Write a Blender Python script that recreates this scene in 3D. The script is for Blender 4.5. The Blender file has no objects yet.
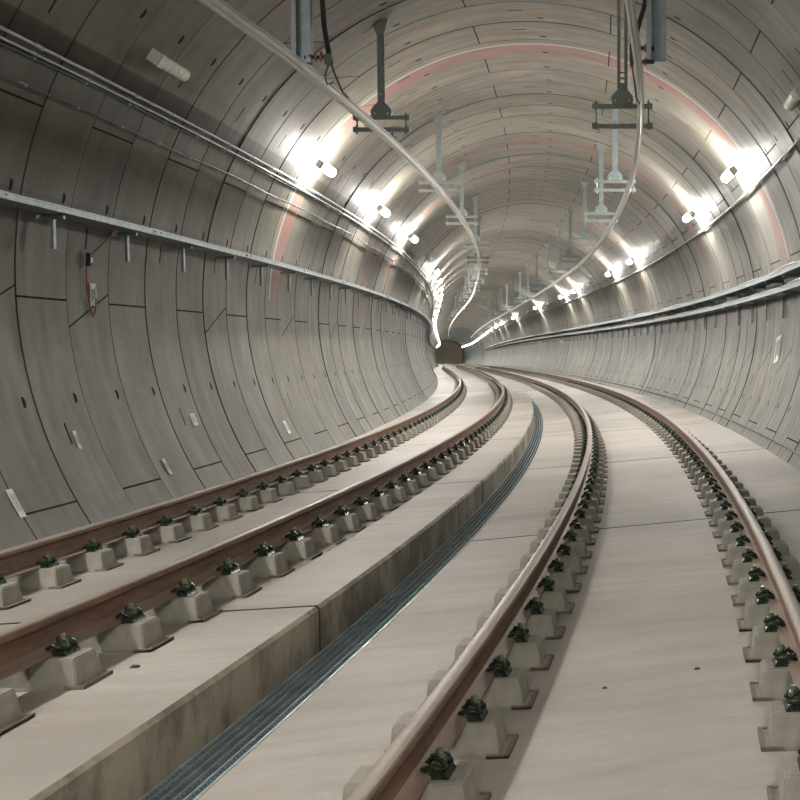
import bpy, bmesh, math, random
import numpy as np
from mathutils import Matrix, Vector
random.seed(7)
PI = math.pi
C = bpy.context.scene.collection
# ------------------------------------------------------------------ tunnel alignment
F_PX, HOR, PPX = 1052.0, 355.9, 600.0
CAM_U, CAM_V, PHI0 = 2.0955, 1.3201, 0.1464
CANT, V1 = 0.0939, 0.0601
TD = 3.46 / 2
R0, UO, VO = 4.249, 0.0195, 1.994
AL = CANT / 1.51
RAIL_H = 0.172
SLAB = 0.312
KN = [-30, -1, 0, 6, 12, 18, 25, 35, 50, 75, 110, 160, 185, 200, 260, 300]
KV = [.008, .008, .01489, .0097, .00698, .00669, .00539, .00363, .00163, -3e-05, -.00048, 4e-05, 4e-05, .0003, .0003, 0]
GV = [.004, .004, .00815, .00371, .00517, .00733, .0064, .00515, .00414, .00057, -.0045, -.00809, -.006, -.006, -.003, -.003]
SEND = 300.0
_S = np.arange(-30, 420, .1)
_ph = np.cumsum(np.interp(_S, KN, KV)) * .1; _ph -= _ph[300]; _ph = PHI0 - _ph
_x = np.cumsum(np.sin(_ph)) * .1; _y = np.cumsum(np.cos(_ph)) * .1; _z = np.cumsum(np.interp(_S, KN, GV)) * .1
_x -= _x[300]; _y -= _y[300]; _z -= _z[300]
def pth(s): return (float(np.interp(s, _S, _x)), float(np.interp(s, _S, _y)), float(np.interp(s, _S, _z)), float(np.interp(s, _S, _ph)))
def P(s, u, v):
    x, y, z, a = pth(s)
    return Vector((x + u * math.cos(a), y - u * math.sin(a), z + v))
def frame(s, u, v, roll=0.0):
    """matrix: local x = to the right, y = along the tunnel, z = up (rolled by the cant)"""
    a = pth(s)[3]
    g = float(np.interp(s, KN, GV))
    X = Vector((math.cos(a), -math.sin(a), 0)); Y = Vector((math.sin(a), math.cos(a), g)).normalized()
    Z = X.cross(Y).normalized()
    m = Matrix((X, Y, Z)).transposed()
    m = m @ Matrix.Rotation(-roll, 3, 'Y')
    m = m.to_4x4(); m.translation = P(s, u, v)
    return m
def wallpt(th, r=0.0): return (UO + (R0 - r) * math.cos(th), VO + (R0 - r) * math.sin(th))
def wall_frame(s, th, r=0.0):
    """local y = along the tunnel, z = inward normal of the lining"""
    m = frame(s, *wallpt(th, r))
    X = m.col[0].xyz; Y = m.col[1].xyz; Z = m.col[2].xyz
    n = -(X * math.cos(th) + Z * math.sin(th)); n.normalize()
    t = Y.cross(n).normalized()
    k = Matrix((t, Y, n)).transposed().to_4x4(); k.translation = m.translation
    return k
# ------------------------------------------------------------------ materials
def newmat(name):
    m = bpy.data.materials.new(name); m.use_nodes = True
    nt = m.node_tree; b = nt.nodes['Principled BSDF']
    return m, nt, b
class NT:
    def __init__(s, nt): s.nt = nt
    def n(s, t, **k):
        x = s.nt.nodes.new(t)
        for a, b in k.items(): setattr(x, a, b)
        return x
    def l(s, a, b): s.nt.links.new(a, b)
    def put(s, sock, v):
        if isinstance(v, (int, float)): sock.default_value = v
        else: s.l(v, sock)
    def m(s, op, a, b=0.0, c=0.0):
        x = s.n('ShaderNodeMath', operation=op)
        s.put(x.inputs[0], a); s.put(x.inputs[1], b)
        if op in ('COMPARE', 'MULTIPLY_ADD', 'WRAP', 'SMOOTH_MIN'): s.put(x.inputs[2], c)
        return x.outputs[0]
    def noise(s, vec, scale, detail=4, rough=.55):
        x = s.n('ShaderNodeTexNoise'); x.inputs['Scale'].default_value = scale
        x.inputs['Detail'].default_value = detail; x.inputs['Roughness'].default_value = rough
        if vec is not None: s.l(vec, x.inputs['Vector'])
        return x.outputs['Fac']
    def rng(s, v, a, b, c, d):
        x = s.n('ShaderNodeMapRange'); s.put(x.inputs[0], v)
        for i, q in enumerate((a, b, c, d)): x.inputs[i + 1].default_value = q
        return x.outputs[0]
    def mix(s, f, a, b, bt='MIX'):
        x = s.n('ShaderNodeMix', data_type='RGBA', blend_type=bt); s.put(x.inputs[0], f)
        for i, q in ((6, a), (7, b)):
            if isinstance(q, tuple): x.inputs[i].default_value = (*q, 1)
            else: s.l(q, x.inputs[i])
        return x.outputs[2]
    def scalevec(s, vec, x, y, z):
        q = s.n('ShaderNodeVectorMath', operation='MULTIPLY'); s.l(vec, q.inputs[0]); q.inputs[1].default_value = (x, y, z)
        return q.outputs[0]

def plain(name, col, rough=.5, metal=0.0, var=.12, scale=20, bump=0.0, emis=None, bscale=None):
    m, nt, b = newmat(name); N = NT(nt)
    tc = N.n('ShaderNodeTexCoord').outputs['Object']
    f = N.noise(tc, scale, 5)
    lo = tuple(c * (1 - var) for c in col); hi = tuple(min(1, c * (1 + var)) for c in col)
    N.l(N.mix(N.rng(f, .3, .7, 0, 1), lo, hi), b.inputs['Base Color'])
    b.inputs['Metallic'].default_value = metal
    N.l(N.rng(f, .3, .7, max(0, rough - .07), min(1, rough + .07)), b.inputs['Roughness'])
    if bump:
        bp = N.n('ShaderNodeBump'); bp.inputs['Strength'].default_value = bump; bp.inputs['Distance'].default_value = .01
        N.l(N.noise(tc, bscale or scale * 3, 4), bp.inputs['Height']); N.l(bp.outputs[0], b.inputs['Normal'])
    if emis:
        b.inputs['Emission Color'].default_value = (*emis[:3], 1); b.inputs['Emission Strength'].default_value = emis[3]
    return m

def lining_mat(tint=(1, 1, 1), dark=1.0, name='segment_concrete'):
    m, nt, b = newmat(name); N = NT(nt)
    uv = N.n('ShaderNodeUVMap').outputs[0]
    sep = N.n('ShaderNodeSeparateXYZ'); N.l(uv, sep.inputs[0]); s, th = sep.outputs[0], sep.outputs[1]
    arc = N.scalevec(uv, 1, R0, 1)
    rs = N.m('DIVIDE', N.m('SUBTRACT', s, 9.43), .898)
    idx = N.m('FLOOR', rs); fr = N.m('FRACT', rs)
    wn = N.n('ShaderNodeTexWhiteNoise', noise_dimensions='1D'); N.l(idx, wn.inputs['W']); rnd = wn.outputs['Value']
    par = N.m('MODULO', N.m('ABSOLUTE', idx), 2.0)
    # cloudy concrete with rust and damp stains
    n1 = N.noise(arc, .9, 5); n2 = N.noise(N.scalevec(arc, 5, .9, 1), 1.0, 6, .6); n3 = N.noise(arc, 9, 4)
    base = N.mix(N.rng(n1, .3, .7, 0, 1), (.125, .120, .102), (.19, .182, .155))
    base = N.mix(N.rng(n2, .38, .72, 0, .45), base, (.09, .085, .07))
    base = N.mix(N.rng(n3, .55, .8, 0, .3), base, (.25, .24, .21))
    # rust streaks, mostly on the crown
    crown = N.rng(N.m('ABSOLUTE', N.m('SUBTRACT', th, 1.57)), .5, 1.1, 1, .15)
    n4 = N.noise(N.scalevec(arc, 3.2, .7, 1), 1.7, 6, .65)
    base = N.mix(N.m('MULTIPLY', N.rng(n4, .54, .64, 0, .8), crown), base, (.19, .10, .045))
    n5 = N.noise(N.scalevec(arc, 2.5, .6, 1), 1.1, 5, .65)
    base = N.mix(N.m('MULTIPLY', N.rng(n5, .5, .68, 0, .55), crown), base, (.29, .25, .18))
    tone = N.rng(rnd, 0, 1, .86, 1.1)
    vm = N.n('ShaderNodeVectorMath', operation='SCALE'); N.l(base, vm.inputs[0]); N.l(tone, vm.inputs['Scale']); base = vm.outputs[0]
    # shadow bands along the conduits and tray, painted into the lining colour
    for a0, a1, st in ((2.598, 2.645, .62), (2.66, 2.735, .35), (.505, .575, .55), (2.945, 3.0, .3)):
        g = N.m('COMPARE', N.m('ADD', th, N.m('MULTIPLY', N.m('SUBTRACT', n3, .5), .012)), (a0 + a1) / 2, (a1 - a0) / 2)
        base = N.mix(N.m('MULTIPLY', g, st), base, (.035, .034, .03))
    # faded red paint bands with a white line on their near edge
    red = None; wht = None
    nn = N.noise(arc, 3.2, 5, .7)
    for s0, w in ((16.9, .46), (24.65, .42), (28.15, .34), (32.45, .34), (35.75, .3), (39.1, .3), (46, .3), (52, .3), (61, .3), (70, .3), (82, .3)):
        r_ = N.m('COMPARE', N.m('ADD', s, N.m('MULTIPLY', N.m('SUBTRACT', nn, .5), .12)), s0 + w / 2 + .03, w / 2)
        red = r_ if red is None else N.m('MAXIMUM', red, r_)
    w_ = N.m('COMPARE', s, 16.86, .035); hi_ = N.m('COMPARE', th, 1.65, 1.46); red = N.m('MULTIPLY', red, hi_); w_ = N.m('MULTIPLY', w_, hi_)
    fade = N.rng(nn, .30, .6, .95, .6)
    base = N.mix(N.m('MULTIPLY', red, fade), base, (.22, .095, .08))
    base = N.mix(N.m('MULTIPLY', w_, .8), base, (.42, .41, .38))
    # bolt pockets, one row every 27 degrees
    pt = N.m('SUBTRACT', N.m('FLOORED_MODULO', N.m('SUBTRACT', th, 1.52 - .237), .474), .237)
    ps = N.m('SUBTRACT', fr, .80)
    e = N.m('ADD', N.m('POWER', N.m('DIVIDE', pt, .013), 2.0), N.m('POWER', N.m('DIVIDE', ps, .045), 2.0))
    pocket = N.m('MULTIPLY', N.m('LESS_THAN', e, 1.0), N.m('GREATER_THAN', ps, -.02))
    # slots
    d = None
    wn2 = N.n('ShaderNodeTexWhiteNoise', noise_dimensions='2D')
    cmb = N.n('ShaderNodeCombineXYZ'); N.l(idx, cmb.inputs[0]); N.l(N.m('FLOOR', N.m('DIVIDE', th, .474)), cmb.inputs[1]); N.l(cmb.outputs[0], wn2.inputs['Vector'])
    has = N.m('GREATER_THAN', wn2.outputs['Value'], .45)
    st = N.m('SUBTRACT', N.m('FLOORED_MODULO', th, .474), .18)
    slot = N.m('MULTIPLY', N.m('MULTIPLY', N.m('LESS_THAN', N.m('ABSOLUTE', st), .026), N.m('COMPARE', fr, .42, .017)), has)
    # longitudinal joints
    A = None
    for j, tj in enumerate((-.47, .20, .79, 1.76, 2.76, 3.655)):
        q = N.m('COMPARE', th, tj, .0024); A = q if A is None else N.m('MAXIMUM', A, q)
    B = None
    for j, tj in enumerate((-.2, .56, 1.27, 2.25, 3.18)):
        tt = N.m('ADD', th, N.m('MULTIPLY', N.m('SUBTRACT', fr, .5), .10 if j in (0, 3, 4) else 0.0)) if j in (0, 3) else th
        q = N.m('COMPARE', tt, tj, .0024); B = q if B is None else N.m('MAXIMUM', B, q)
    sl = N.m('COMPARE', N.m('ADD', th, N.m('MULTIPLY', N.m('SUBTRACT', fr, .5), .09)), 3.2, .0024)
    sl = N.m('MULTIPLY', sl, N.m('COMPARE', N.m('MODULO', N.m('ABSOLUTE', idx), 4.0), 1.0, .2)); A = N.m('MAXIMUM', A, sl)
    J = N.m('ADD', N.m('MULTIPLY', A, par), N.m('MULTIPLY', B, N.m('SUBTRACT', 1.0, par)))
    rj = N.m('GREATER_THAN', N.m('ABSOLUTE', N.m('SUBTRACT', fr, .5)), .488)
    hole = N.m('MAXIMUM', N.m('MAXIMUM', pocket, slot), J)
    base = N.mix(N.m('MULTIPLY', rj, N.rng(N.m('ABSOLUTE', N.m('SUBTRACT', th, 1.57)), .8, 1.2, .22, .8)), base, (.06, .057, .05))
    base = N.mix(N.m('MULTIPLY', hole, .9), base, (.035, .032, .028))
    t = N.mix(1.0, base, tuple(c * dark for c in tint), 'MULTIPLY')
    N.l(t, b.inputs['Base Color'])
    N.l(N.rng(n2, .3, .7, .42, .60), b.inputs['Roughness'])
    N.l(N.m('MULTIPLY', N.m('SUBTRACT', 1.0, N.m('MAXIMUM', hole, rj)), .38), b.inputs['Specular IOR Level'])
    bp = N.n('ShaderNodeBump'); bp.inputs['Strength'].default_value = .35; bp.inputs['Distance'].default_value = .02
    N.l(N.m('SUBTRACT', N.m('MULTIPLY', N.noise(arc, 2.2, 3), .35), hole), bp.inputs['Height']); N.l(bp.outputs[0], b.inputs['Normal'])
    return m

def slab_mat():
    m, nt, b = newmat('slab_concrete'); N = NT(nt)
    tc = N.n('ShaderNodeTexCoord').outputs['Object']
    uv = N.n('ShaderNodeUVMap').outputs[0]
    n1 = N.noise(tc, .8, 5); n2 = N.noise(N.scalevec(uv, 4.5, .8, 1), 1.2, 6, .6); n3 = N.noise(tc, 14, 5)
    base = N.mix(N.rng(n1, .3, .7, 0, 1), (.345, .32, .288), (.455, .43, .395))
    base = N.mix(N.rng(n2, .42, .72, 0, .5), base, (.26, .225, .18))
    base = N.mix(N.rng(n3, .55, .8, 0, .3), base, (.55, .50, .44))
    sv = N.n('ShaderNodeSeparateXYZ'); N.l(uv, sv.inputs[0])
    n9 = N.noise(N.scalevec(uv, .5, .22, 1), 1.0, 3)
    base = N.mix(N.rng(n9, .45, .62, 0, .55), base, (.23, .21, .18))
    vor = N.noise(tc, 3.1, 6, .8)
    base = N.mix(N.rng(vor, .66, .74, 0, .5), base, (.20, .165, .125))
    N.l(base, b.inputs['Base Color'])
    N.l(N.rng(n1, .3, .7, .5, .68), b.inputs['Roughness'])
    bp = N.n('ShaderNodeBump'); bp.inputs['Strength'].default_value = .3; bp.inputs['Distance'].default_value = .01
    N.l(N.noise(tc, 22, 5), bp.inputs['Height']); N.l(bp.outputs[0], b.inputs['Normal'])
    return m
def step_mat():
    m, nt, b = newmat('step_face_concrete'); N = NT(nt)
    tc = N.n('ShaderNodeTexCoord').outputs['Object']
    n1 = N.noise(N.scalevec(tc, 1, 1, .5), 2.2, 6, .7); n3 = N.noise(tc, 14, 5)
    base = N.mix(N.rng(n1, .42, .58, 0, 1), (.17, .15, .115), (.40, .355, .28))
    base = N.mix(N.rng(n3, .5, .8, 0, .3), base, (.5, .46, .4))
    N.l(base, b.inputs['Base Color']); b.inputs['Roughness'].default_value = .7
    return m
def rail_mat(name, c1, c2, c3, rough, metal=.0):
    m, nt, b = newmat(name); N = NT(nt)
    uv = N.n('ShaderNodeUVMap').outputs[0]
    n1 = N.noise(N.scalevec(uv, 1.6, 12, 1), 1.6, 6, .7); n2 = N.noise(N.scalevec(uv, 9, 40, 1), 1.5, 5, .6)
    base = N.mix(N.rng(n1, .35, .65, 0, 1), c1, c2)
    base = N.mix(N.rng(n2, .5, .75, 0, .8), base, c3)
    N.l(base, b.inputs['Base Color']); b.inputs['Roughness'].default_value = rough; b.inputs['Metallic'].default_value = metal
    return m

M = dict(
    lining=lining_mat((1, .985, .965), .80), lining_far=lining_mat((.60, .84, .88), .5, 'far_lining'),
    slab=slab_mat(), step=step_mat(), gap=plain('joint_dark', (.05, .042, .032), .9),
    sub=plain('sub_concrete', (.2, .18, .15), .8),
    rail_web=rail_mat('rusty_rail_side', (.11, .07, .045), (.25, .13, .075), (.22, .17, .13), .62),
    rail_top=rail_mat('worn_rail_head', (.22, .18, .15), (.29, .235, .195), (.34, .30, .26), .45, .1),
    rail_foot=rail_mat('rail_foot', (.22, .155, .12), (.26, .20, .165), (.25, .11, .05), .55),
    block=plain('block_concrete', (.29, .275, .235), .75, var=.22, scale=9, bump=.4),
    pad=plain('mortar_pad', (.19, .155, .12), .8, var=.2, scale=14, bump=.3),
    clip=plain('dark_green_steel', (.022, .038, .024), .28, .35, var=.4, scale=40),
    bolt=plain('greenish_bolt', (.16, .2, .13), .35, .6, var=.3, scale=60),
    galv=plain('galvanised_steel', (.26, .30, .31), .5, .5, var=.22, scale=12),
    grate=plain('grating_steel', (.50, .58, .60), .38, .4, var=.25, scale=8),
    grate_d=plain('grating_bearing_bar', (.17, .22, .235), .5, .3, var=.2, scale=8),
    alu=plain('aluminium', (.60, .59, .57), .42, .5, var=.08, scale=6),
    hang=plain('hanger_grey_paint', (.16, .175, .165), .45, .35, var=.2, scale=12),
    hang2=plain('feeder_lit_hanger_grey', (.21, .25, .255), .45, .4, var=.15, scale=12),
    black=plain('black_rubber', (.018, .018, .018), .45),
    brown=plain('brown_insulator', (.17, .06, .035), .3),
    conduit=plain('grey_conduit', (.36, .38, .35), .42, .2, var=.15, scale=9),
    greencable=plain('green_cable', (.03, .09, .07), .5),
    cable=plain('dark_cable', (.05, .052, .052), .45, var=.4, scale=30),
    redcable=plain('red_cable', (.30, .07, .04), .5),
    lampbody=plain('lamp_housing', (.42, .42, .40), .45, .1),
    lampoff=plain('lamp_lens_off', (.75, .75, .68), .25, var=.1),
    lampon=plain('lamp_lens_lit', (.9, .9, .9), .4, emis=(1.0, .965, .905, 175.0)),
    paper=plain('white_paper', (.62, .63, .62), .6, var=.08, scale=30),
    ink=plain('printed_ink', (.09, .09, .11), .6), inkred=plain('printed_red', (.35, .06, .05), .6),
    green=plain('green_print', (.05, .22, .10), .5),
)
# ------------------------------------------------------------------ mesh helpers
def link(name, me, parent=None):
    o = bpy.data.objects.new(name, me); C.objects.link(o)
    if parent is not None: o.parent = parent
    return o
class MB:
    def __init__(s): s.v = []; s.f = []; s.mi = []; s.uv = []; s.mats = []
    def mat(s, m):
        if m not in s.mats: s.mats.append(m)
        return s.mats.index(m)
    def quad(s, vs, m, uv=None):
        k = len(s.v); s.v += [tuple(v) for v in vs]; s.f.append(tuple(range(k, k + len(vs)))); s.mi.append(s.mat(m))
        s.uv += (uv or [(0, 0)] * len(vs))
    def box(s, c, d, m, mtx=None, taper=(1, 1)):
        cx, cy, cz = c; x, y, z = d[0] / 2, d[1] / 2, d[2] / 2
        V = []
        for k, t in ((-1, (1, 1)), (1, taper)):
            for sx, sy in ((-1, -1), (1, -1), (1, 1), (-1, 1)):
                V.append(Vector((cx + sx * x * t[0], cy + sy * y * t[1], cz + k * z)))
        if mtx is not None: V = [mtx @ v for v in V]
        k = len(s.v); s.v += [tuple(v) for v in V]; i = s.mat(m)
        for f in ((3, 2, 1, 0), (4, 5, 6, 7), (0, 1, 5, 4), (1, 2, 6, 5), (2, 3, 7, 6), (3, 0, 4, 7)):
            s.f.append(tuple(k + q for q in f)); s.mi.append(i); s.uv += [(0, 0), (1, 0), (1, 1), (0, 1)]
    def tube(s, pts, r, m, n=8, cap=True):
        pts = [Vector(p) for p in pts]; k0 = len(s.v); i = s.mat(m)
        up = Vector((0, 0, 1)); prev = None
        for j, p in enumerate(pts):
            d = (pts[min(j + 1, len(pts) - 1)] - pts[max(j - 1, 0)]).normalized()
            if prev is None:
                a = d.cross(up)
                if a.length < .1: a = d.cross(Vector((1, 0, 0)))
            else: a = prev - d * prev.dot(d)
            a.normalize(); prev = a; b = d.cross(a)
            rr = r[j] if isinstance(r, (list, tuple)) else r
            for q in range(n):
                t = 2 * PI * q / n; s.v.append(tuple(p + (a * math.cos(t) + b * math.sin(t)) * rr))
        for j in range(len(pts) - 1):
            for q in range(n):
                a, b = k0 + j * n + q, k0 + j * n + (q + 1) % n
                s.f.append((a, b, b + n, a + n)); s.mi.append(i); s.uv += [(0, 0)] * 4
        if cap:
            s.f.append(tuple(k0 + q for q in range(n))[::-1]); s.mi.append(i); s.uv += [(0, 0)] * n
            e = k0 + (len(pts) - 1) * n
            s.f.append(tuple(e + q for q in range(n))); s.mi.append(i); s.uv += [(0, 0)] * n
    def prism(s, poly, y0, y1, m):
        """poly in local x,z; extruded along y"""
        n = len(poly); k = len(s.v); i = s.mat(m)
        for y in (y0, y1):
            for (x, z) in poly: s.v.append((x, y, z))
        s.f.append(tuple(k + q for q in range(n))); s.mi.append(i); s.uv += [(0, 0)] * n
        s.f.append(tuple(k + n + q for q in range(n))[::-1]); s.mi.append(i); s.uv += [(0, 0)] * n
        for q in range(n):
            a, b = k + q, k + (q + 1) % n
            s.f.append((a, a + n, b + n, b)); s.mi.append(i); s.uv += [(0, 0)] * 4
    def sweep(s, prof, ss, mats, closed=True, caps=True, uvv=None):
        """prof: list of (u,v) or function(s)->list; mats: one per profile edge"""
        k0 = len(s.v); rows = []
        for q in ss:
            pr = prof(q) if callable(prof) else prof
            n = len(pr)
            for (u, v) in pr: s.v.append(tuple(P(q, u, v)))
        ne = n if closed else n - 1
        acc = [0]
        pr = prof(ss[0]) if callable(prof) else prof
        for j in range(ne): acc.append(acc[-1] + math.dist(pr[j], pr[(j + 1) % n]))
        if uvv: acc = uvv
        ml = [s.mat(x) for x in (mats if isinstance(mats, list) else [mats] * ne)]
        for a in range(len(ss) - 1):
            for j in range(ne):
                i0 = k0 + a * n + j; i1 = k0 + a * n + (j + 1) % n
                s.f.append((i0, i1, i1 + n, i0 + n)); s.mi.append(ml[j])
                s.uv += [(ss[a], acc[j]), (ss[a], acc[j + 1]), (ss[a + 1], acc[j + 1]), (ss[a + 1], acc[j])]
        if closed and caps:
            for a, rev in ((0, False), (len(ss) - 1, True)):
                f = [k0 + a * n + j for j in range(n)]
                s.f.append(tuple(f if rev else f[::-1])); s.mi.append(ml[0]); s.uv += [(ss[a], 0)] * n
    def mesh(s, name, smooth=False, angle=None):
        me = bpy.data.meshes.new(name); me.from_pydata(s.v, [], s.f)
        for m in s.mats: me.materials.append(m)
        me.polygons.foreach_set('material_index', s.mi)
        uvl = me.uv_layers.new(name='UVMap'); uvl.data.foreach_set('uv', [c for q in s.uv for c in q])
        if smooth or angle:
            me.polygons.foreach_set('use_smooth', [True] * len(me.polygons))
        if angle:
            bm = bmesh.new(); bm.from_mesh(me)
            for e in bm.edges:
                if len(e.link_faces) == 2 and e.calc_face_angle(0) > angle: e.smooth = False
            bm.to_mesh(me); bm.free()
        me.update(); return me
    def build(s, name, parent=None, **k): return link(name, s.mesh(name, **k), parent)
def tag(o, label, cat, group=None):
    o['label'] = label; o['category'] = cat
    if group: o['group'] = group
    return o
def struct(o): o['kind'] = 'structure'; return o
def empty(name, mtx):
    o = bpy.data.objects.new(name, None); C.objects.link(o); o.matrix_world = mtx; o.empty_display_size = .1; return o
def rebase(o, mtx):
    """give a mesh built in world space a local origin"""
    o.data.transform(mtx.inverted()); o.matrix_world = mtx; return o
def dup(root):
    r = root.copy(); C.objects.link(r)
    for ch in list(root.children):
        c = ch.copy(); C.objects.link(c); c.parent = r
        for g in list(ch.children):
            d = g.copy(); C.objects.link(d); d.parent = c
    return r
def srange(a, b, near=.3, far=1.0, sw=60):
    out = [a]
    while out[-1] < b - 1e-6: out.append(min(b, out[-1] + (near if out[-1] < sw else far)))
    return out
ORD = ['nearest', 'second', 'third', 'fourth', 'fifth', 'sixth', 'seventh', 'eighth', 'ninth', 'tenth', 'eleventh', 'twelfth',
       'thirteenth', 'fourteenth', 'fifteenth', 'sixteenth', 'seventeenth', 'eighteenth', 'nineteenth', 'twentieth']
# ------------------------------------------------------------------ lining
JO, RW = 9.43, .898
TH0, TH1, THA, THB = -.72, PI + .72, .88, PI - .88
def lining(name, t0, t1, nseg, sa, sb, mat):
    mb = MB(); rr = random.Random(5)
    i0 = int(math.floor((sa - JO) / RW)); i1 = int(math.ceil((sb - JO) / RW))
    ths = [t0 + (t1 - t0) * j / nseg for j in range(nseg + 1)]
    offs = {}
    for i in range(i0 - 1, i1 + 2):
        q = random.Random(i * 31 + 7); offs[i] = (q.uniform(-.006, .006), q.uniform(-.004, .004))
    ring = []; gd = .012 if name.startswith('wall') else .004
    for i in range(i0, i1):
        a = JO + i * RW; o1, o2 = offs[i]
        for f in (.011, .34, .67, .989): ring.append((a + f * RW, o1 + o2 * (f - .5) * 2))
        ring.append((a + RW - .004, gd)); ring.append((a + RW + .004, gd))
    for (s, r) in ring:
        x, y, z, an = pth(s); ca, sn = math.cos(an), math.sin(an)
        for t in ths:
            u = UO + (R0 + r) * math.cos(t); v = VO + (R0 + r) * math.sin(t)
            mb.v.append((x + u * ca, y - u * sn, z + v))
    n = nseg + 1; m = mb.mat(mat); sharp = []
    for a in range(len(ring) - 1):
        for j in range(nseg):
            p = a * n + j
            mb.f.append((p, p + 1, p + 1 + n, p + n)); mb.mi.append(m)
            mb.uv += [(ring[a][0], ths[j]), (ring[a][0], ths[j + 1]), (ring[a + 1][0], ths[j + 1]), (ring[a + 1][0], ths[j])]
    me = mb.mesh(name, smooth=True)
    # hard edges where the ring faces drop into the joint
    sh = np.zeros(len(me.edges), dtype=bool); ev = np.empty(len(me.edges) * 2, dtype=np.int32); me.edges.foreach_get('vertices', ev)
    ev = ev.reshape(-1, 2); r0 = ev[:, 0] // n; r1 = ev[:, 1] // n
    sh = (r0 == r1) & np.isin(r0 % 6, (0, 3))
    at = me.attributes.new('sharp_edge', 'BOOLEAN', 'EDGE'); at.data.foreach_set('value', sh)
    return struct(link(name, me))
SFAR = JO + RW * 186
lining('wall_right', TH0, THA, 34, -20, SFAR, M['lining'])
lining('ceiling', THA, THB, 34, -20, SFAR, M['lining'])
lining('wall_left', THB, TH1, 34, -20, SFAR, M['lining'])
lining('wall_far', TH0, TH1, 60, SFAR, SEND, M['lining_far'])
mb = MB(); ew = [wallpt(TH0 + (TH1 - TH0) * q / 40, -.1) for q in range(41)]
mb.sweep(ew, [SEND - 2, SEND - 1.7], plain('bulkhead_concrete', (.5, .42, .32), .8)); struct(mb.build('wall_end'))
# ------------------------------------------------------------------ floor slabs
def vL(u): return V1 + AL * (u + TD) - SLAB
def vR(u): return AL * (u - TD) - SLAB
def skewslab(name, prof, mats, joints, skew, a, b):
    mb = MB(); gap = .017
    ed = [a] + [j for j in joints if a < j < b] + [b]
    for p, q in zip(ed[:-1], ed[1:]):
        p2, q2 = p + gap, q - gap; n = max(1, int((q - p) / .45)); ss = [p2 + (q2 - p2) * i / n for i in range(n + 1)]
        n_ = len(prof); k0 = len(mb.v)
        for s in ss:
            for (u, v) in prof: mb.v.append(tuple(P(s + skew * (u - prof[0][0]), u, v)))
        ml = [mb.mat(x) for x in mats]
        for i in range(n):
            for j in range(n_):
                i0 = k0 + i * n_ + j; i1 = k0 + i * n_ + (j + 1) % n_
                mb.f.append((i0, i1, i1 + n_, i0 + n_)); mb.mi.append(ml[j])
                u0, u1 = prof[j][0], prof[(j + 1) % n_][0]
                mb.uv += [(ss[i], u0), (ss[i], u1), (ss[i + 1], u1), (ss[i + 1], u0)]
        for e, rev in ((0, 1), (n, 0)):
            f = [k0 + e * n_ + j for j in range(n_)]; mb.f.append(tuple(f[::-1] if rev else f)); mb.mi.append(mb.mat(M['gap'])); mb.uv += [(0, 0)] * n_
    return struct(mb.build(name))
SU = -.165   # step face
ST, SM = M['slab'], M['step']
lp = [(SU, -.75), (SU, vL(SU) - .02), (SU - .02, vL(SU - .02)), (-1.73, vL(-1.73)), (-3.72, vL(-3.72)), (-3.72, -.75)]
rp = [(3.78, vR(3.78)), (1.73, vR(1.73)), (.075, vR(.075)), (.07, -.75), (3.78, -.75)]
lj = [5.735 + 5.87 * k for k in range(-3, 40)]
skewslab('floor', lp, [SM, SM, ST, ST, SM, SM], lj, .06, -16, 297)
rj_ = [10.15 + 5.75 * k for k in range(0, 40)]
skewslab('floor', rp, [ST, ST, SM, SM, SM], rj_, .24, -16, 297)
mb = MB(); mb.sweep([(4.0, -.62), (-4.0, -.62), (-4.0, -1.0), (4.0, -1.0)], srange(-18, 396, .9, 1.8), M['sub']); struct(mb.build('floor'))
# ------------------------------------------------------------------ drain grating, 2 m lengths
GV0 = vR(.06) - .004
gr_first = 3.0
pan_L = 1.99
for k in range(22):
    a = gr_first + 2.0 * k; mid = frame(a + 1, -.05, GV0)
    ss = [a + pan_L * i / 8 for i in range(9)]
    mb = MB()
    e0, e1 = SU + .006, .066
    for uu in (e0 + .006, e1 - .006): mb.sweep([(uu - .006, GV0 - .04), (uu + .006, GV0 - .04), (uu + .006, GV0 + .002), (uu - .006, GV0 + .002)], ss, M['grate'])
    root = rebase(mb.build('drain_grating'), mid)
    nb = 4
    for j in range(1, nb + 1):
        uu = e0 + (e1 - e0) * j / (nb + 1); b2 = MB()
        b2.sweep([(uu - .0035, GV0 - .03), (uu + .0035, GV0 - .03), (uu + .0035, GV0 + .003), (uu - .0035, GV0 + .003)], ss, M['grate'])
        o = rebase(b2.build('long_bar'), mid); o.parent = root; o.matrix_parent_inverse = mid.inverted()
    b3 = MB(); nx = int(pan_L / .033) if k < 8 else int(pan_L / .066); w = .0045 if k < 8 else .012
    for q in range(nx):
        s = a + .01 + (pan_L - .02) * q / (nx - 1)
        f = frame(s, (e0 + e1) / 2, GV0 - .018)
        b3.box((0, 0, 0), (e1 - e0 - .02, w, .028), M['grate_d'], f)
    o = rebase(b3.build('cross_bars'), mid); o.parent = root; o.matrix_parent_inverse = mid.inverted(); o['kind'] = 'stuff'
    tag(root, ('galvanised drain grating panel beside the raised slab, %s from the camera' % ORD[k]) if k < 6 else
        'galvanised drain grating panel beside the raised slab, beyond the six nearest', 'drain grating', 'drain grating panels between the two tracks')
mb = MB(); mb.sweep([(SU + .01, GV0 - .045), (.06, GV0 - .045), (.06, GV0 - .2), (SU + .01, GV0 - .2)], srange(-8, 180, .6, 1.2), M['gap'])
o = mb.build('floor'); struct(o)
mb = MB(); mb.sweep([(SU + .012, GV0 - .03), (.062, GV0 - .03), (.062, GV0 - .004), (SU + .012, GV0 - .004)], srange(47.1, 180, .6, 1.2), M['grate'])
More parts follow.
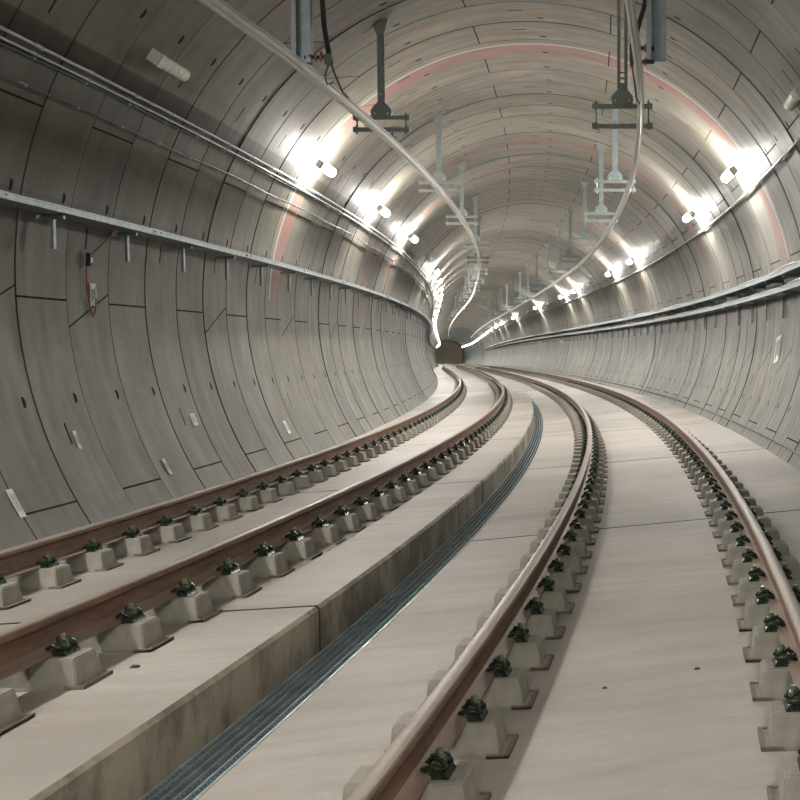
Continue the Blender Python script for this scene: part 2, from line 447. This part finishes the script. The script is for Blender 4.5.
tag(mb.build('drain_grating'), 'far continuous run of grey drain grating round the bend', 'drain grating', 'drain grating panels between the two tracks')
# ------------------------------------------------------------------ rails
def rail_profile():
    half = [(.0, .172), (.022, .1715), (.031, .168), (.036, .160), (.036, .136), (.030, .128), (.010, .118), (.0085, .10), (.0085, .05), (.013, .034), (.030, .022), (.070, .012), (.075, .008), (.075, 0)]
    pts = half + [(-x, z) for (x, z) in half[::-1] if x > 0]
    mats = []
    n = len(pts)
    for j in range(n):
        a, b = pts[j], pts[(j + 1) % n]; h = (a[1] + b[1]) / 2; xm = abs(a[0] + b[0]) / 2
        mats.append('rail_top' if h > .15 else ('rail_foot' if h < .03 and xm > .012 else 'rail_web'))
    return pts, mats
RP, RM = rail_profile()
RAILS = [('outer rail of the left track', -TD - .755, V1, 1), ('inner rail of the left track', -TD + .755, V1, 1),
         ('inner rail of the right track', TD - .755, 0, 2), ('outer rail of the right track', TD + .755, 0, 2)]
RLAB = ['rusty steel rail nearest the left wall, outer rail of left track', 'rusty steel rail of the left track nearest the drain step',
        'brown rail of the right track beside the drain grating, running to bottom centre', 'rusty steel rail of the right track nearest the right wall']
rail_v = []
def rail_top_v(i, u):
    return (V1 + AL * (u + TD)) if i < 2 else AL * (u - TD)
for i, (nm, u, v, t) in enumerate(RAILS):
    vt = rail_top_v(i, u); vb = vt - RAIL_H
    ca, sa = math.cos(AL), math.sin(AL)
    prof = [(u + x * ca - z * sa, vb + x * sa + z * ca) for (x, z) in RP]
    mb = MB(); mb.sweep(prof, srange(-12, 390, .3, 1.2), [M[q] for q in RM])
    o = mb.build('rail', angle=.6); rebase(o, frame(2, u, vb))
    tag(o, RLAB[i], 'rail', 'rails of the two tracks'); rail_v.append((u, vb))
# ------------------------------------------------------------------ blocks with clips
BH = SLAB - RAIL_H          # block height
def block_mesh(full=True):
    mb = MB(); m = M['block']
    # seat under the rail and a shoulder with sloping sides on either side of it
    L, w = .192, .088
    prof = [(-L - .066, -.004), (-L - .048, BH - .004), (-L - .036, BH + .003), (-.10, BH - .002), (.10, BH - .002), (L - .012, BH - .003), (L, BH - .010), (L + .018, -.004)]
    n = len(prof); k = len(mb.v); i = mb.mat(m)
    for y in (-1, 1):
        for (x, z) in prof: mb.v.append((x, y * (w + .022 * (1 - max(z, 0) / BH)), z))
    mb.f.append(tuple(range(k, k + n))); mb.mi.append(i); mb.uv += [(0, 0)] * n
    mb.f.append(tuple(range(k + n, k + 2 * n))[::-1]); mb.mi.append(i); mb.uv += [(0, 0)] * n
    for q in range(n):
        a, b = k + q, k + (q + 1) % n
        mb.f.append((a, a + n, b + n, b)); mb.mi.append(i); mb.uv += [(0, 0)] * 4
    me = mb.mesh('block')
    bm = bmesh.new(); bm.from_mesh(me); bmesh.ops.recalc_face_normals(bm, faces=bm.faces)
    if full: bmesh.ops.bevel(bm, geom=list(bm.edges), offset=.006, segments=2, affect='EDGES')
    bm.to_mesh(me); bm.free(); return me
def clip_mesh(sg):
    """bent spring rod that presses the rail foot down, on an angled guide plate"""
    mb = MB(); x0 = .064
    mb.prism([(sg * x, z) for x, z in ((x0 - .004, BH - .004), (x0 + .012, BH + .03), (x0 + .035, BH + .032), (x0 + .062, BH + .02), (x0 + .075, BH - .002))], -.058, .058, M['clip'])
    z = BH + .044
    path = [(x0 - .028, -.030, BH + .024), (x0 - .012, -.056, BH + .036), (x0 + .018, -.066, z + .006), (x0 + .05, -.062, z - .006), (x0 + .062, -.036, z - .012), (x0 + .044, -.018, z + .008),
            (x0 + .015, -.014, z + .018), (x0 + .004, 0, z + .02), (x0 + .015, .014, z + .018), (x0 + .044, .018, z + .008), (x0 + .062, .036, z - .012), (x0 + .05, .062, z - .006), (x0 + .018, .066, z + .006), (x0 - .012, .056, BH + .036), (x0 - .028, .030, BH + .024)]
    mb.tube([(sg * x, y, q) for x, y, q in path], .0105, M['clip'], 8)
    return mb.mesh('clip', angle=.8)
def screw_mesh(sg):
    mb = MB(); x = .064 + .032; z = BH + .03
    mb.tube([(sg * x, 0, z), (sg * x, 0, z + .034)], .024, M['bolt'], 12)
    mb.tube([(sg * x, 0, z + .034), (sg * x, 0, z + .058)], .015, M['bolt'], 6)
    return mb.mesh('screw')
def pad_mesh():
    mb = MB(); L, w, t = .248, .118, .02
    mb.box((-.02, 0, .002), (2 * L + .04, 2 * w, .020), M['block'])
    for sx in (-1, 1):
        L = .288 if sx < 0 else .248
        mb.box((sx * (L - t / 2), 0, .008), (t, 2 * w, .020), M['pad'])
        mb.box((sx * (L - .05), w - .008, .008), (.09, .016, .020), M['pad']); mb.box((sx * (L - .05), -w + .008, .008), (.09, .016, .020), M['pad'])
    return mb.mesh('pad')
bme, bms, cmL, cmR, smL, smR, pme = block_mesh(), block_mesh(False), clip_mesh(-1), clip_mesh(1), screw_mesh(-1), screw_mesh(1), pad_mesh()
proto = link('rail_block', bme)
for m_, nm in ((pme, 'mortar_pad'),): link(nm, m_, proto)
for cm, sm in ((cmL, smL), (cmR, smR)): link('screw', sm, link('spring_clip', cm, proto))
proto2 = link('rail_block', bms); link('mortar_pad', pme, proto2); link('spring_clip', cmL, proto2); link('spring_clip', cmR, proto2)
BS = .5865
starts = [6.716 - 6 * BS, 4.392 - 3 * BS, 3.58 - 1 * BS, 4.755 - 2 * BS]
first_vis = [6.0, 3.7, 2.9, 3.5]
WHERE = ['under the rail nearest the left wall', 'under the rail left of the step', 'under the rail right of the grating', 'under the rail nearest the right wall']
GRP = ['concrete rail blocks under the rail nearest the left wall', 'concrete rail blocks under the left-track rail beside the step', 'concrete rail blocks under the rail beside the drain grating', 'concrete rail blocks under the rail nearest the right wall']
cand = []
for i in range(4):
    s = starts[i]; n = 0
    while s < 112:
        if s >= first_vis[i]: cand.append((s, i, n)); n += 1
        s += BS
cand.sort(); chosen, rest = cand[:300], cand[300:]
used = {1: False, 2: False}
for (s, i, n) in chosen:
    u, vb = rail_v[i]; kind = 1 if s < 22 else 2; src = proto if kind == 1 else proto2
    o = src if not used[kind] else dup(src); used[kind] = True
    o.matrix_world = frame(s, u + BH * math.sin(AL), vb - BH, AL) @ Matrix.Translation((0, 0, -.001)) @ (Matrix.Rotation(PI, 4, 'Z') if i == 3 else Matrix.Identity(4))
    lab = ('clipped concrete block %s, %s from the camera' % (WHERE[i], ORD[n])) if n < 20 else \
        ('small far block %s, beyond the twenty nearest' % WHERE[i])
    tag(o, lab, 'rail block', GRP[i])
mb = MB()
for (s, i, n) in rest:
    u, vb = rail_v[i]; f = frame(s, u, vb - BH, AL)
    mb.box((0, 0, BH / 2), (.40, .2, BH), M['block'], f)
    for sg in (-1, 1): mb.box((sg * .11, 0, BH + .02), (.06, .12, .05), M['clip'], f)
o = mb.build('rail_block'); o['kind'] = 'stuff'; tag(o, 'tiny far rail blocks where the tracks vanish round the bend', 'rail block')
# continuous dark clearance strip in the slab is not modelled; the slab is plain concrete
# ------------------------------------------------------------------ cable trays
def tray(name, th, r, w, h, s0, s1, rungs=.3):
    """open galvanised tray: flat floor with two upstands; th, r = its centre"""
    cu, cv = wallpt(th, r)
    t = .004
    prof = [(cu - w / 2, cv + h), (cu - w / 2, cv), (cu + w / 2, cv), (cu + w / 2, cv + h), (cu + w / 2 - t, cv + h), (cu + w / 2 - t, cv + t), (cu - w / 2 + t, cv + t), (cu - w / 2 + t, cv + h)]
    mb = MB(); mb.sweep(prof, srange(s0, s1, .5, 1.0), M['galv'])
    # rolled lips
    for e in (-1, 1):
        q = cu + e * (w / 2 - .002)
        mb.sweep([(q - .009, cv + h - .004), (q + .009, cv + h - .004), (q + .009, cv + h + .012), (q - .009, cv + h + .012)], srange(s0, s1, .5, 1.0), M['galv'])
    o = mb.build(name); rebase(o, frame(max(s0, 2), cu, cv)); return o, cu, cv
TL, cu, cv = tray('cable_tray', 2.985, .20, .26, .05, 2, 170)
tag(TL, 'long galvanised cable tray along the left wall', 'cable tray')
# brackets: upright channel on the wall with an arm under the tray
def bracket_obj(parent, s, th_top, th_bot, cu, cv, arm, wside):
    mb = MB(); f = frame(s, cu, cv)
    wu = wallpt(th_top, .0)[0]
    L = .31
    x = arm * .055
    mb.box((x, 0, -L / 2 - .004), (.035, .045, L), M['galv'], f)
    mb.box((x, 0, -L - .01), (.035, .05, .012), M['galv'], f)
    # arm and knee brace from the wall to the tray
    xw = wu - cu
    mb.box((xw / 2, 0, -.022), (abs(xw) + .12, .04, .036), M['galv'], f)
    o = mb.build('bracket'); rebase(o, f); o.parent = parent; o.matrix_parent_inverse = parent.matrix_world.inverted(); return o
for k in range(-3, 80):
    bracket_obj(TL, 9.75 + 1.52 * k, 2.985, 3.1, cu, cv, -1, -1)
# couplings on the tray
for k in range(0, 26):
    s = 8.6 + 3.04 * k; f = frame(s, cu + .13, cv + .035)
    mb = MB(); mb.box((0.004, 0, 0), (.008, .22, .06), M['galv'], f)
    for q in (-.07, .07): mb.box((.012, q, 0), (.012, .02, .02), M['bolt'], f)
    o = mb.build('splice_plate'); rebase(o, f); o.parent = TL; o.matrix_parent_inverse = TL.matrix_world.inverted()
trR = []
for th, nm, lab in ((.122, 'upper', 'upper of the two cable trays on the right wall'), (.058, 'lower', 'lower of the two cable trays on the right wall')):
    o, cu_, cv_ = tray('cable_tray', th, .20, .28, .06, 2, 170); tag(o, 'galvanised steel tray, ' + lab, 'cable tray', 'two trays on the right wall'); trR.append((o, cu_, cv_))
for k in range(0, 85):
    s = 9.9 + 1.52 * k
    o, cu_, cv_ = trR[1]; f = frame(s, cu_, cv_); mb = MB()
    xw = wallpt(.06, 0)[0] - cu_
    mb.box((xw - .03, 0, .03), (.035, .045, .80), M['galv'], f)
    mb.box((xw / 2 - .02, 0, -.02), (xw + .22, .04, .034), M['galv'], f)
    zt = trR[0][2] - cv_
    mb.box((xw / 2 - .02, 0, zt - .02), (xw + .22, .04, .034), M['galv'], f)
    b = mb.build('bracket'); rebase(b, f); b.parent = o; b.matrix_parent_inverse = o.matrix_world.inverted()
# cables lying in the trays
def wav_cable(name, cu, cv, r, s0, s1, amp, ph, mat, sag=0.0):
    pts = []; rr = random.Random(int(ph * 100)); s = s0
    while s < s1:
        pts.append(P(s, cu + amp * math.sin(s * 1.1 + ph) + amp * .5 * math.sin(s * 2.7 + 2 * ph), cv + r + .005 + sag * abs(math.sin(s * .9 + ph)))); s += .35 if s < 60 else .9
    mb = MB(); mb.tube(pts, r, mat, 6); o = mb.build(name, smooth=True); rebase(o, Matrix.Translation(pts[0])); return o
cl = ['outermost cable lying in the %s right-wall tray', 'middle cable lying in the %s right-wall tray', 'cable nearest the wall in the %s right-wall tray']
for ti, (o, cu_, cv_) in enumerate(trR):
    for q, (du, r) in enumerate(((-.088, .030), (-.01, .026), (.07, .030))):
        c_ = wav_cable('power_cable', cu_ + du, cv_ + .006 + (.022 if q == 0 else 0), r, 4, 150, .012, 1.3 * q + ti, M['cable'], .035)
        tag(c_, 'dark ' + cl[q] % ('upper' if ti == 0 else 'lower'), 'cable', 'power cables in the right-wall trays')
for q, (du, r) in enumerate(((-.05, .02), (.04, .024))):
    c_ = wav_cable('power_cable', cu + du, cv + .004, r, 4, 150, .008, 2.1 * q, M['cable'])
    tag(c_, 'dark cable in the left-wall tray, ' + ('on its wall side' if q == 0 else 'on its track side'), 'cable', 'power cables in the left-wall tray')
# ------------------------------------------------------------------ conduits along the walls
def conduit(name, th, r, rad, s0, s1, mat, label, step=.9, wob=0.0):
    pts = []
    s = s0
    while s < s1: pts.append(P(s, *wallpt(th + wob * math.sin(s * 1.7) * .5, r))); s += .45 if s < 60 else 1.0
    mb = MB(); mb.tube(pts, rad, mat, 8); o = mb.build(name, smooth=True); rebase(o, Matrix.Translation(pts[0])); tag(o, label, 'conduit' if 'conduit' in name else 'cable')
    n = 0
    k = int((max(s0, 5) - JO) / RW)
    while n < 60:
        s = JO + .45 + (k + n) * RW; n += 1
        f = wall_frame(s, th, r); c = MB()
        c.box((0, 0, -r / 2 - rad * .3), (rad * 2.8, .03, r - rad * .2), M['galv'], f)
        c.box((0, 0, rad * .55), (rad * 2.6, .03, rad), M['galv'], f)
        q = c.build('clamp'); rebase(q, f); q.parent = o; q.matrix_parent_inverse = o.matrix_world.inverted()
    return o
conduit('conduit', 2.646, .045, .017, 2, 170, M['conduit'], 'upper grey conduit high on the left wall, just below the lamps')
conduit('conduit', 2.664, .035, .012, 2, 170, M['conduit'], 'thinner grey conduit high on the left wall, second below the lamps')
conduit('wall_cable', 2.673, .025, .009, 2, 120, M['greencable'], 'thin dark green cable just under the twin left-wall conduits', wob=.003)
conduit('wall_cable', 2.732, .05, .011, 2, 120, M['cable'], 'thin dark cable on the left wall between the conduits and the tray', wob=.004)
conduit('conduit', .509, .04, .017, 2, 170, M['conduit'], 'single grey conduit high on the right wall below the lamps')
conduit('conduit', -.500, .03, .016, 3, 120, M['cable'], 'thin dark pipe lying along the foot of the right wall')
# ------------------------------------------------------------------ wall lamps
LL = .58
def lamp_meshes():
    h = MB()
    h.box((0, 0, .145), (.06, LL, .05), M['lampbody'])
    for e in (-1, 1): h.box((0, e * (LL / 2 + .004), .135), (.13, .02, .13), M['lampbody'])
    hm = h.mesh('housing')
    prof = [(.072 * math.cos(a), .205 + .062 * math.sin(a)) for a in [PI * (q / 12 * 1.5 - .25) for q in range(13)]]
    out = []
    for mat in (M['lampon'], M['lampoff']):
        d = MB(); d.prism(prof, -LL / 2 + .01, LL / 2 - .01, mat); out.append(d.mesh('lens'))
    b = MB()
    b.box((0, 0, .115), (.05, .34, .02), M['galv'])
    b.box((0, 0, .06), (.04, .05, .13), M['galv'])
    return hm, out[0], out[1], b.mesh('mount')
hm, lon, loff, mm = lamp_meshes()
def lamp(s, th, on, label, group, flip):
    f = wall_frame(s, th, 0)
    if flip: f = f @ Matrix.Rotation(PI, 4, 'Z')
    r = empty('wall_lamp', f)
    link('lamp_housing', hm, r); link('lens', lon if on else loff, r); link('mount', mm, r)
    return tag(r, label, 'lamp', group)
dL = 5.92
nL = 0; nR = 0
LON = [17.15 + dL * k for k in range(0, 1)] + [22.62, 28.28, 34.3] + [40.2 + 5.6 * k for k in range(0, 5)] + [70 + 8 * k for k in range(0, 13)] + [175 + 8 * k for k in range(15)]
for s in LON:
    on = abs(s - 34.3) > 1.5
    nL += 1
    lamp(s, 2.543, on, ('lit lamp on the left wall, %s glowing from the camera' % ORD[nL - 1] if on and nL < 4 else
         'unlit lamp on the left wall, just past the three nearest lit ones' if not on else 'lit lamp far along the left wall, beyond the unlit one'), 'lamps along the left wall', False)
lamp(10.85, 2.538, False, 'pale unlit tubular lamp high on the upper left wall, near the photo corner', None, False)
ron = [17.89, 23.54, 35.33, 41.18, 53.26, 58.8, 73, 92, 108]
roff = [28.9, 47.5, 65.5, 79, 86, 98]
for n, s in enumerate(ron):
    lamp(s, .61, True, 'lit lamp on the right wall, %s glowing from the camera' % ORD[n], 'lamps along the right wall', True)
for n, s in enumerate(roff):
    lamp(s, .61, False, 'small unlit lamp on the right wall, %s dark one past the nearest glow' % ['first', 'second', 'third', 'fourth', 'fifth', 'sixth'][n], 'unlit lamps along the right wall', True)
for s in [118 + 11.8 * k for k in range(5)] + [180 + 14 * k for k in range(8)]:
    lamp(s, .61, True, 'lit lamp very far along the right wall near the vanishing point', 'lamps along the right wall', True)
lamp(12.15, .584, False, 'pale unlit tubular lamp at the right edge above the right conduit', None, True)
# lamps of the same rows behind the camera
for s in (5.1, -.85, -6.8, -12.7):
    lamp(s, 2.543, True, 'lit lamp on the left wall behind the viewpoint', 'lamps behind the viewpoint', False)
for s in (-.85, -6.8, -12.7):
    lamp(s, .61, True, 'lit lamp on the right wall behind the viewpoint', 'lamps behind the viewpoint', True)
# ------------------------------------------------------------------ overhead conductor rails
LS = [(-12, -1.93), (8.3, -1.91), (9.05, -1.835), (10.3, -1.79), (12.2, -1.76), (14.8, -1.71), (20, -1.70), (28.3, -1.706), (45, -1.78), (60, -1.68), (80, -1.76), (380, -1.7)]
RS = [(-12, 1.48), (8.3, 1.512), (9.06, 1.546), (10, 1.576), (12, 1.634), (17, 1.658), (23.3, 1.603), (34.2, 1.545), (41.6, 1.465), (48.5, 1.42), (60, 1.50), (80, 1.6), (380, 1.7)]
def sm(tab, s): return float(np.interp(s, [a for a, b in tab], [b for a, b in tab])) if s > 60 or s < 8 else sum(float(np.interp(s + d, [a for a, b in tab], [b for a, b in tab])) for d in (-1, -.5, 0, .5, 1)) / 5
def cprof(off, cvv, pts): return lambda s: [(off(s) + x, cvv + z) for x, z in pts]
CP = [(-.042, .055), (.042, .055), (.042, .047), (.010, .044), (.010, .0), (.024, -.015), (.026, -.042), (.008, -.052), (-.008, -.052), (-.026, -.042), (-.024, -.015), (-.010, .0), (-.010, .044), (-.042, .047)]
for tab, cvv, lab in ((LS, 4.16, 'overhead aluminium conductor rail above the left track'), (RS, 4.10, 'overhead aluminium conductor rail above the right track')):
    mb = MB(); mb.sweep(cprof(lambda s: sm(tab, s), cvv, CP), srange(-6, 160, .4, .8), M['alu'])
    o = mb.build('conductor_rail', angle=.7); m = Matrix.Translation(P(3, tab[0][1], cvv)); rebase(o, m)
    tag(o, lab, 'conductor rail', 'overhead conductor rails')
    w = MB(); w.sweep(cprof(lambda s: sm(tab, s), cvv - .056, [(.007 * math.cos(2 * PI * q / 6), .007 * math.sin(2 * PI * q / 6)) for q in range(6)]), srange(-6, 160, .4, .8), plain('contact_wire_metal', (.36, .34, .31), .4, .5))
    q = w.build('contact_wire'); rebase(q, m); q.parent = o; q.matrix_parent_inverse = m.inverted()
def ceil_v(u): return VO + math.sqrt(max(.1, R0 ** 2 - (u - UO) ** 2))
def hanger(s, u, cu_, cvv, label, double=False, mat=None):
    """origin on the conductor; u = post position"""
    f = frame(s, u, cvv); hm_ = mat or M['hang']
    r = empty('conductor_hanger', f); H = ceil_v(u) - cvv + .02; sl = -(u - UO) / math.sqrt(R0 ** 2 - (u - UO) ** 2)
    d = cu_ - u
    p = MB()
    if double:
        for e in (-1, 1):
            p.box((e * .045, 0, (H + .42) / 2), (.042, .07, H - .42), hm_)
        for z in (.55, .62, .69, .76, H - .12): p.box((0, 0, z), (.05, .03, .018), M['bolt'])
    else:
        p.box((0, 0, (H + .42) / 2), (.10, .03, H - .42), hm_); p.box((0, .02, (H + .42) / 2), (.014, .05, H - .42), hm_)
        for z in (.56, .61, .66): p.box((0, -.02, z), (.016, .012, .022), M['lampbody'])
    p.build('post', r)
    t = MB(); tt = Matrix.Translation((0, 0, H - .02)) @ Matrix.Rotation(-math.atan(sl), 4, 'Y')
    t.box((0, 0, 0), (.26, .18, .016), hm_, tt)
    for a in (-.09, .09): t.box((a, 0, -.02), (.03, .03, .03), M['bolt'], tt)
    t.prism([(-.04, H - .22), (.04, H - .22), (.11, H - .02 + sl * .11), (-.11, H - .02 - sl * .11)], -.02, .02, hm_)
    t.build('ceiling_plate', r)
    q = MB(); q.prism([(-.13, .365), (.13, .365), (.145, .42), (.13, .47), (.095, .51), (.05, .55), (.04, .62), (-.04, .62), (-.05, .55), (-.095, .51), (-.13, .47), (-.145, .42)], -.03, .03, hm_)
    for a in (-.09, .09): q.box((a, -.035, .40), (.03, .02, .03), M['lampbody'])
    q.build('hinge_plate', r)
    for z in ((.335, .085) if double else (.345, .185)):
        b = MB(); b.box((0, 0, z), (.74, .055, .055), hm_)
        for e in (-1, 1): b.box((e * .36, 0, z), (.05, .075, .07), hm_)
        b.build('cross_bar', r)
    for e in (-1, 1):
        b = MB(); b.tube([(e * .335, 0, .04 if double else .12), (e * .335, 0, .42)], .009, M['bolt'], 6)
        for z in (.055, .12, .30, .37) if double else (.14, .225, .30, .385): b.tube([(e * .335, 0, z), (e * .335, 0, z + .018)], .019, M['bolt'], 6)
        b.build('threaded_rod', r)
    b = MB(); b.box((d, 0, .125), (.03, .03, .10), hm_); b.tube([(d, -.03, .07), (d, .03, .07)], .03, M['black'], 8); b.box((d, 0, .065), (.12, .09, .02), M['hang']); b.build('clamp', r)
    return tag(r, label, 'hanger', 'hangers of the overhead conductor rails')
SL = [14.3, 20.0, 25.3, 31.2, 36.6] + [42 + 5.6 * k for k in range(11)]
SR = [13.35, 19.4, 24.0, 29.5, 35.2] + [40.8 + 5.6 * k for k in range(11)]
LN = ['dark grey T-shaped hanger under the ceiling above the left track, nearest of its row', 'second hanger along the left overhead conductor rail', 'third hanger along the left overhead conductor rail', 'fourth hanger along the left overhead conductor rail']
RN = ['dark grey hanger with rectangular frame above the right track, nearest of its row', 'second hanger along the right overhead conductor rail', 'third hanger along the right overhead conductor rail', 'fourth hanger along the right overhead conductor rail']
for n, s in enumerate(SL):
    hanger(s, -1.87 if n < 3 else -1.78, sm(LS, s), 4.16, LN[n] if n < 4 else 'small distant hanger of the left conductor rail, past its fourth')
for n, s in enumerate(SR):
    hanger(s, [1.42, 1.46, 1.40, 1.32, 1.3][n] if n < 5 else sm(RS, s) - .1, sm(RS, s), 4.10, RN[n] if n < 4 else 'small distant hanger of the right conductor rail, past its fourth', double=(n == 0), mat=M['hang'] if n == 0 else M['hang2'])  # same metal past the nearest, its lamp-lit lightness put into the colour
# feeder drops at the top edge: blue-grey channel, black strut, brown insulators
def feeder(s, u, sg, cu_, cvv, zend, label):
    f = frame(s, u, cvv); H = ceil_v(u) - cvv
    r = empty('feeder_support', f)
    p = MB()
    p.box((-.075, 0, (H + zend) / 2), (.05, .10, H - zend + .03), M['hang2']); p.box((.075, 0, (H + zend) / 2), (.05, .10, H - zend + .03), M['hang2']); p.box((0, .045, (H + zend) / 2), (.13, .01, H - zend + .03), M['hang2'])
    p.build('channel', r)
    pl = MB(); pl.box((0, 0, H - .01), (.3, .2, .02), M['hang2'], Matrix.Rotation(math.atan((u - UO) / math.sqrt(R0 ** 2 - (u - UO) ** 2)), 4, 'Y') if False else None); pl.build('ceiling_plate', r)
    return r, H
r, H = feeder(10.62, -1.86, 1, sm(LS, 10.6), 4.16, .12, '')
i_ = MB()
for k in range(3): i_.tube([(.08 + .055 * k, 0, .17), (.10 + .055 * k, 0, .17)], .055 - .01 * (k % 2), M['brown'], 12)
i_.tube([(.02, 0, .17), (.30, 0, .17)], .018, M['black'], 8); i_.box((.27, 0, .14), (.07, .06, .10), M['black']); i_.build('insulator', r)
s_ = MB(); s_.tube([(.10, .2, H - .02), (.20, .1, .5), (.29, 0, .10)], .028, M['black'], 8); s_.build('strut', r)
s_ = MB(); s_.tube([(.27, 0, .1), (.23, 0, -.02), (.24, .05, -.10), (.29, .1, -.06)], .008, M['cable'], 6); s_.tube([(.29, 0, .12), (.33, .05, -.02), (.38, .12, -.16), (.42, .2, -.20)], .010, M['cable'], 6)
s_.build('jumper_wire', r)
tag(r, 'blue-grey channel and black strut hanging at the top edge, above the left track', 'feeder support')
r, H = feeder(10.66, 1.77, -1, sm(RS, 10.6), 4.10, .19, '')
i_ = MB()
for z in (.16, .30): i_.tube([(-.26, 0, z), (-.02, 0, z)], .022, M['black'], 8); i_.tube([(-.22, 0, z), (-.20, 0, z)], .038, M['black'], 10); i_.tube([(-.12, 0, z), (-.10, 0, z)], .042, M['brown'], 10)
i_.box((-.25, 0, .23), (.04, .05, .22), M['black']); i_.build('insulator', r)
s_ = MB(); s_.tube([(-.02, .1, H + .0), (-.12, .05, .75), (-.24, 0, .32)], .026, M['black'], 8); s_.build('strut', r)
s_ = MB(); s_.tube([(-.25, 0, .14), (-.22, 0, -.05), (-.20, .1, -.20), (-.16, .1, -.24)], .010, M['cable'], 6); s_.build('jumper_wire', r)
tag(r, 'blue-grey channel with black insulators hanging at the top edge, above the right track', 'feeder support')
# ------------------------------------------------------------------ small things on the walls
def sticker(s, th, w, h, ang, label, style=0):
    f = wall_frame(s, th, .012) @ Matrix.Rotation(ang, 4, 'Z')
    mb = MB(); mb.box((0, 0, 0), (h, w, .004), M['paper']); o = mb.build('wall_label'); o.matrix_world = f
    q = MB(); rr = random.Random(int(s * 10))
    n = 5
    for k in range(n):
        y = -w / 2 + w * (k + 1) / (n + 1)
        q.box((h * rr.uniform(-.05, .05), y, .0025), (h * rr.uniform(.4, .75), w * (.12 if style == 1 else .04), .001), M['green'] if style == 1 and k % 2 == 0 else (M['inkred'] if style == 2 and k == 2 else M['ink']))
    q.build('print', o)
    return tag(o, label, 'label', 'labels stuck on the lining')
sticker(8.52, 3.628, .085, .27, 0, 'white paper label low on the left wall at the left edge of the photo', 2)
sticker(9.91, 3.516, .06, .19, 0, 'small white label on the left wall, second from the left edge', 0)
sticker(11.49, 3.629, .07, .20, 0, 'white label low on the left wall just above a segment joint, third from the left')
sticker(12.79, 3.512, .14, .16, 0, 'pale square label on the left wall, fourth from the left edge')
sticker(16.2, 3.60, .12, .22, 0, 'small white label far along the left wall, fifth from the left edge')
sticker(10.86, 3.160, .13, .24, 0, 'white and green tag on the left wall beside the red cable', 1)
sticker(17.82, -.155, .42, .46, .15, 'tall green and white label on the right wall below the trays', 1)
# red cable loop under the left tray
def wp(s, th, r): return P(s, *wallpt(th, r))
pts = [wp(10.95, 2.99, .2), wp(10.86, 3.03, .1), wp(10.74, 3.06, .05), wp(10.68, 3.10, .03), wp(10.70, 3.15, .03), wp(10.74, 3.19, .03), wp(10.80, 3.215, .03), wp(10.86, 3.20, .03), wp(10.88, 3.17, .03)]
mb = MB(); mb.tube(pts, .009, M['redcable'], 6); o = mb.build('red_cable', smooth=True); rebase(o, Matrix.Translation(pts[0])); tag(o, 'thin red cable hanging down the left wall from the tray', 'cable')
f = wall_frame(10.70, 3.075, .05); mb = MB(); mb.box((0, 0, 0), (.14, .06, .05), M['black'], f); mb.box((.0, 0, .026), (.05, .035, .004), M['paper'], f)
q = mb.build('junction_box'); rebase(q, f); q.parent = o; q.matrix_parent_inverse = o.matrix_world.inverted()
# bits of grit on the slabs
for (s, u, left, d, lab) in ((4.9, 1.55, 0, .016, 'small dark stone on the slab between the right-track rails'), (4.6, -.16 - .5, 1, .03, 'flat dark chip on the raised left slab near the blocks'), (5.15, 2.0, 0, .02, 'small stone on the slab close to the right rail blocks')):
    mb = MB(); mb.box((0, 0, .002), (d * 1.6, d, d * .5), M['gap'], None, (.6, .6)); o = mb.build('stone'); o.matrix_world = frame(s, u, (vL(u) if left else vR(u)) + .001); tag(o, lab, 'stone')
# ------------------------------------------------------------------ camera, world, view
cam = bpy.data.cameras.new('camera'); co = bpy.data.objects.new('camera', cam); C.objects.link(co)
cam.sensor_width = 36; cam.sensor_fit = 'HORIZONTAL'; cam.lens = 36 * F_PX / 800
cam.shift_x = -(PPX - 400) / 800
t = math.atan((400 - HOR) / F_PX)
pc = P(0, CAM_U, CAM_V)
co.location = pc; co.rotation_euler = (PI / 2 - t, 0, 0)
cam.clip_start = .05; cam.clip_end = 400
bpy.context.scene.camera = co
w = bpy.data.worlds.new('world'); bpy.context.scene.world = w; w.use_nodes = True
w.node_tree.nodes['Background'].inputs[0].default_value = (.6, .7, .75, 1); w.node_tree.nodes['Background'].inputs[1].default_value = .02
sc = bpy.context.scene
sc.view_settings.view_transform = 'Standard'; sc.view_settings.look = 'None'; sc.view_settings.gamma = 1; sc.view_settings.use_curve_mapping = False
sc.view_settings.exposure = 2.0
sc.cycles.use_denoising = True
sc.cycles.max_bounces = 8; sc.cycles.diffuse_bounces = 5; sc.cycles.glossy_bounces = 4
sc.cycles.sample_clamp_indirect = 8
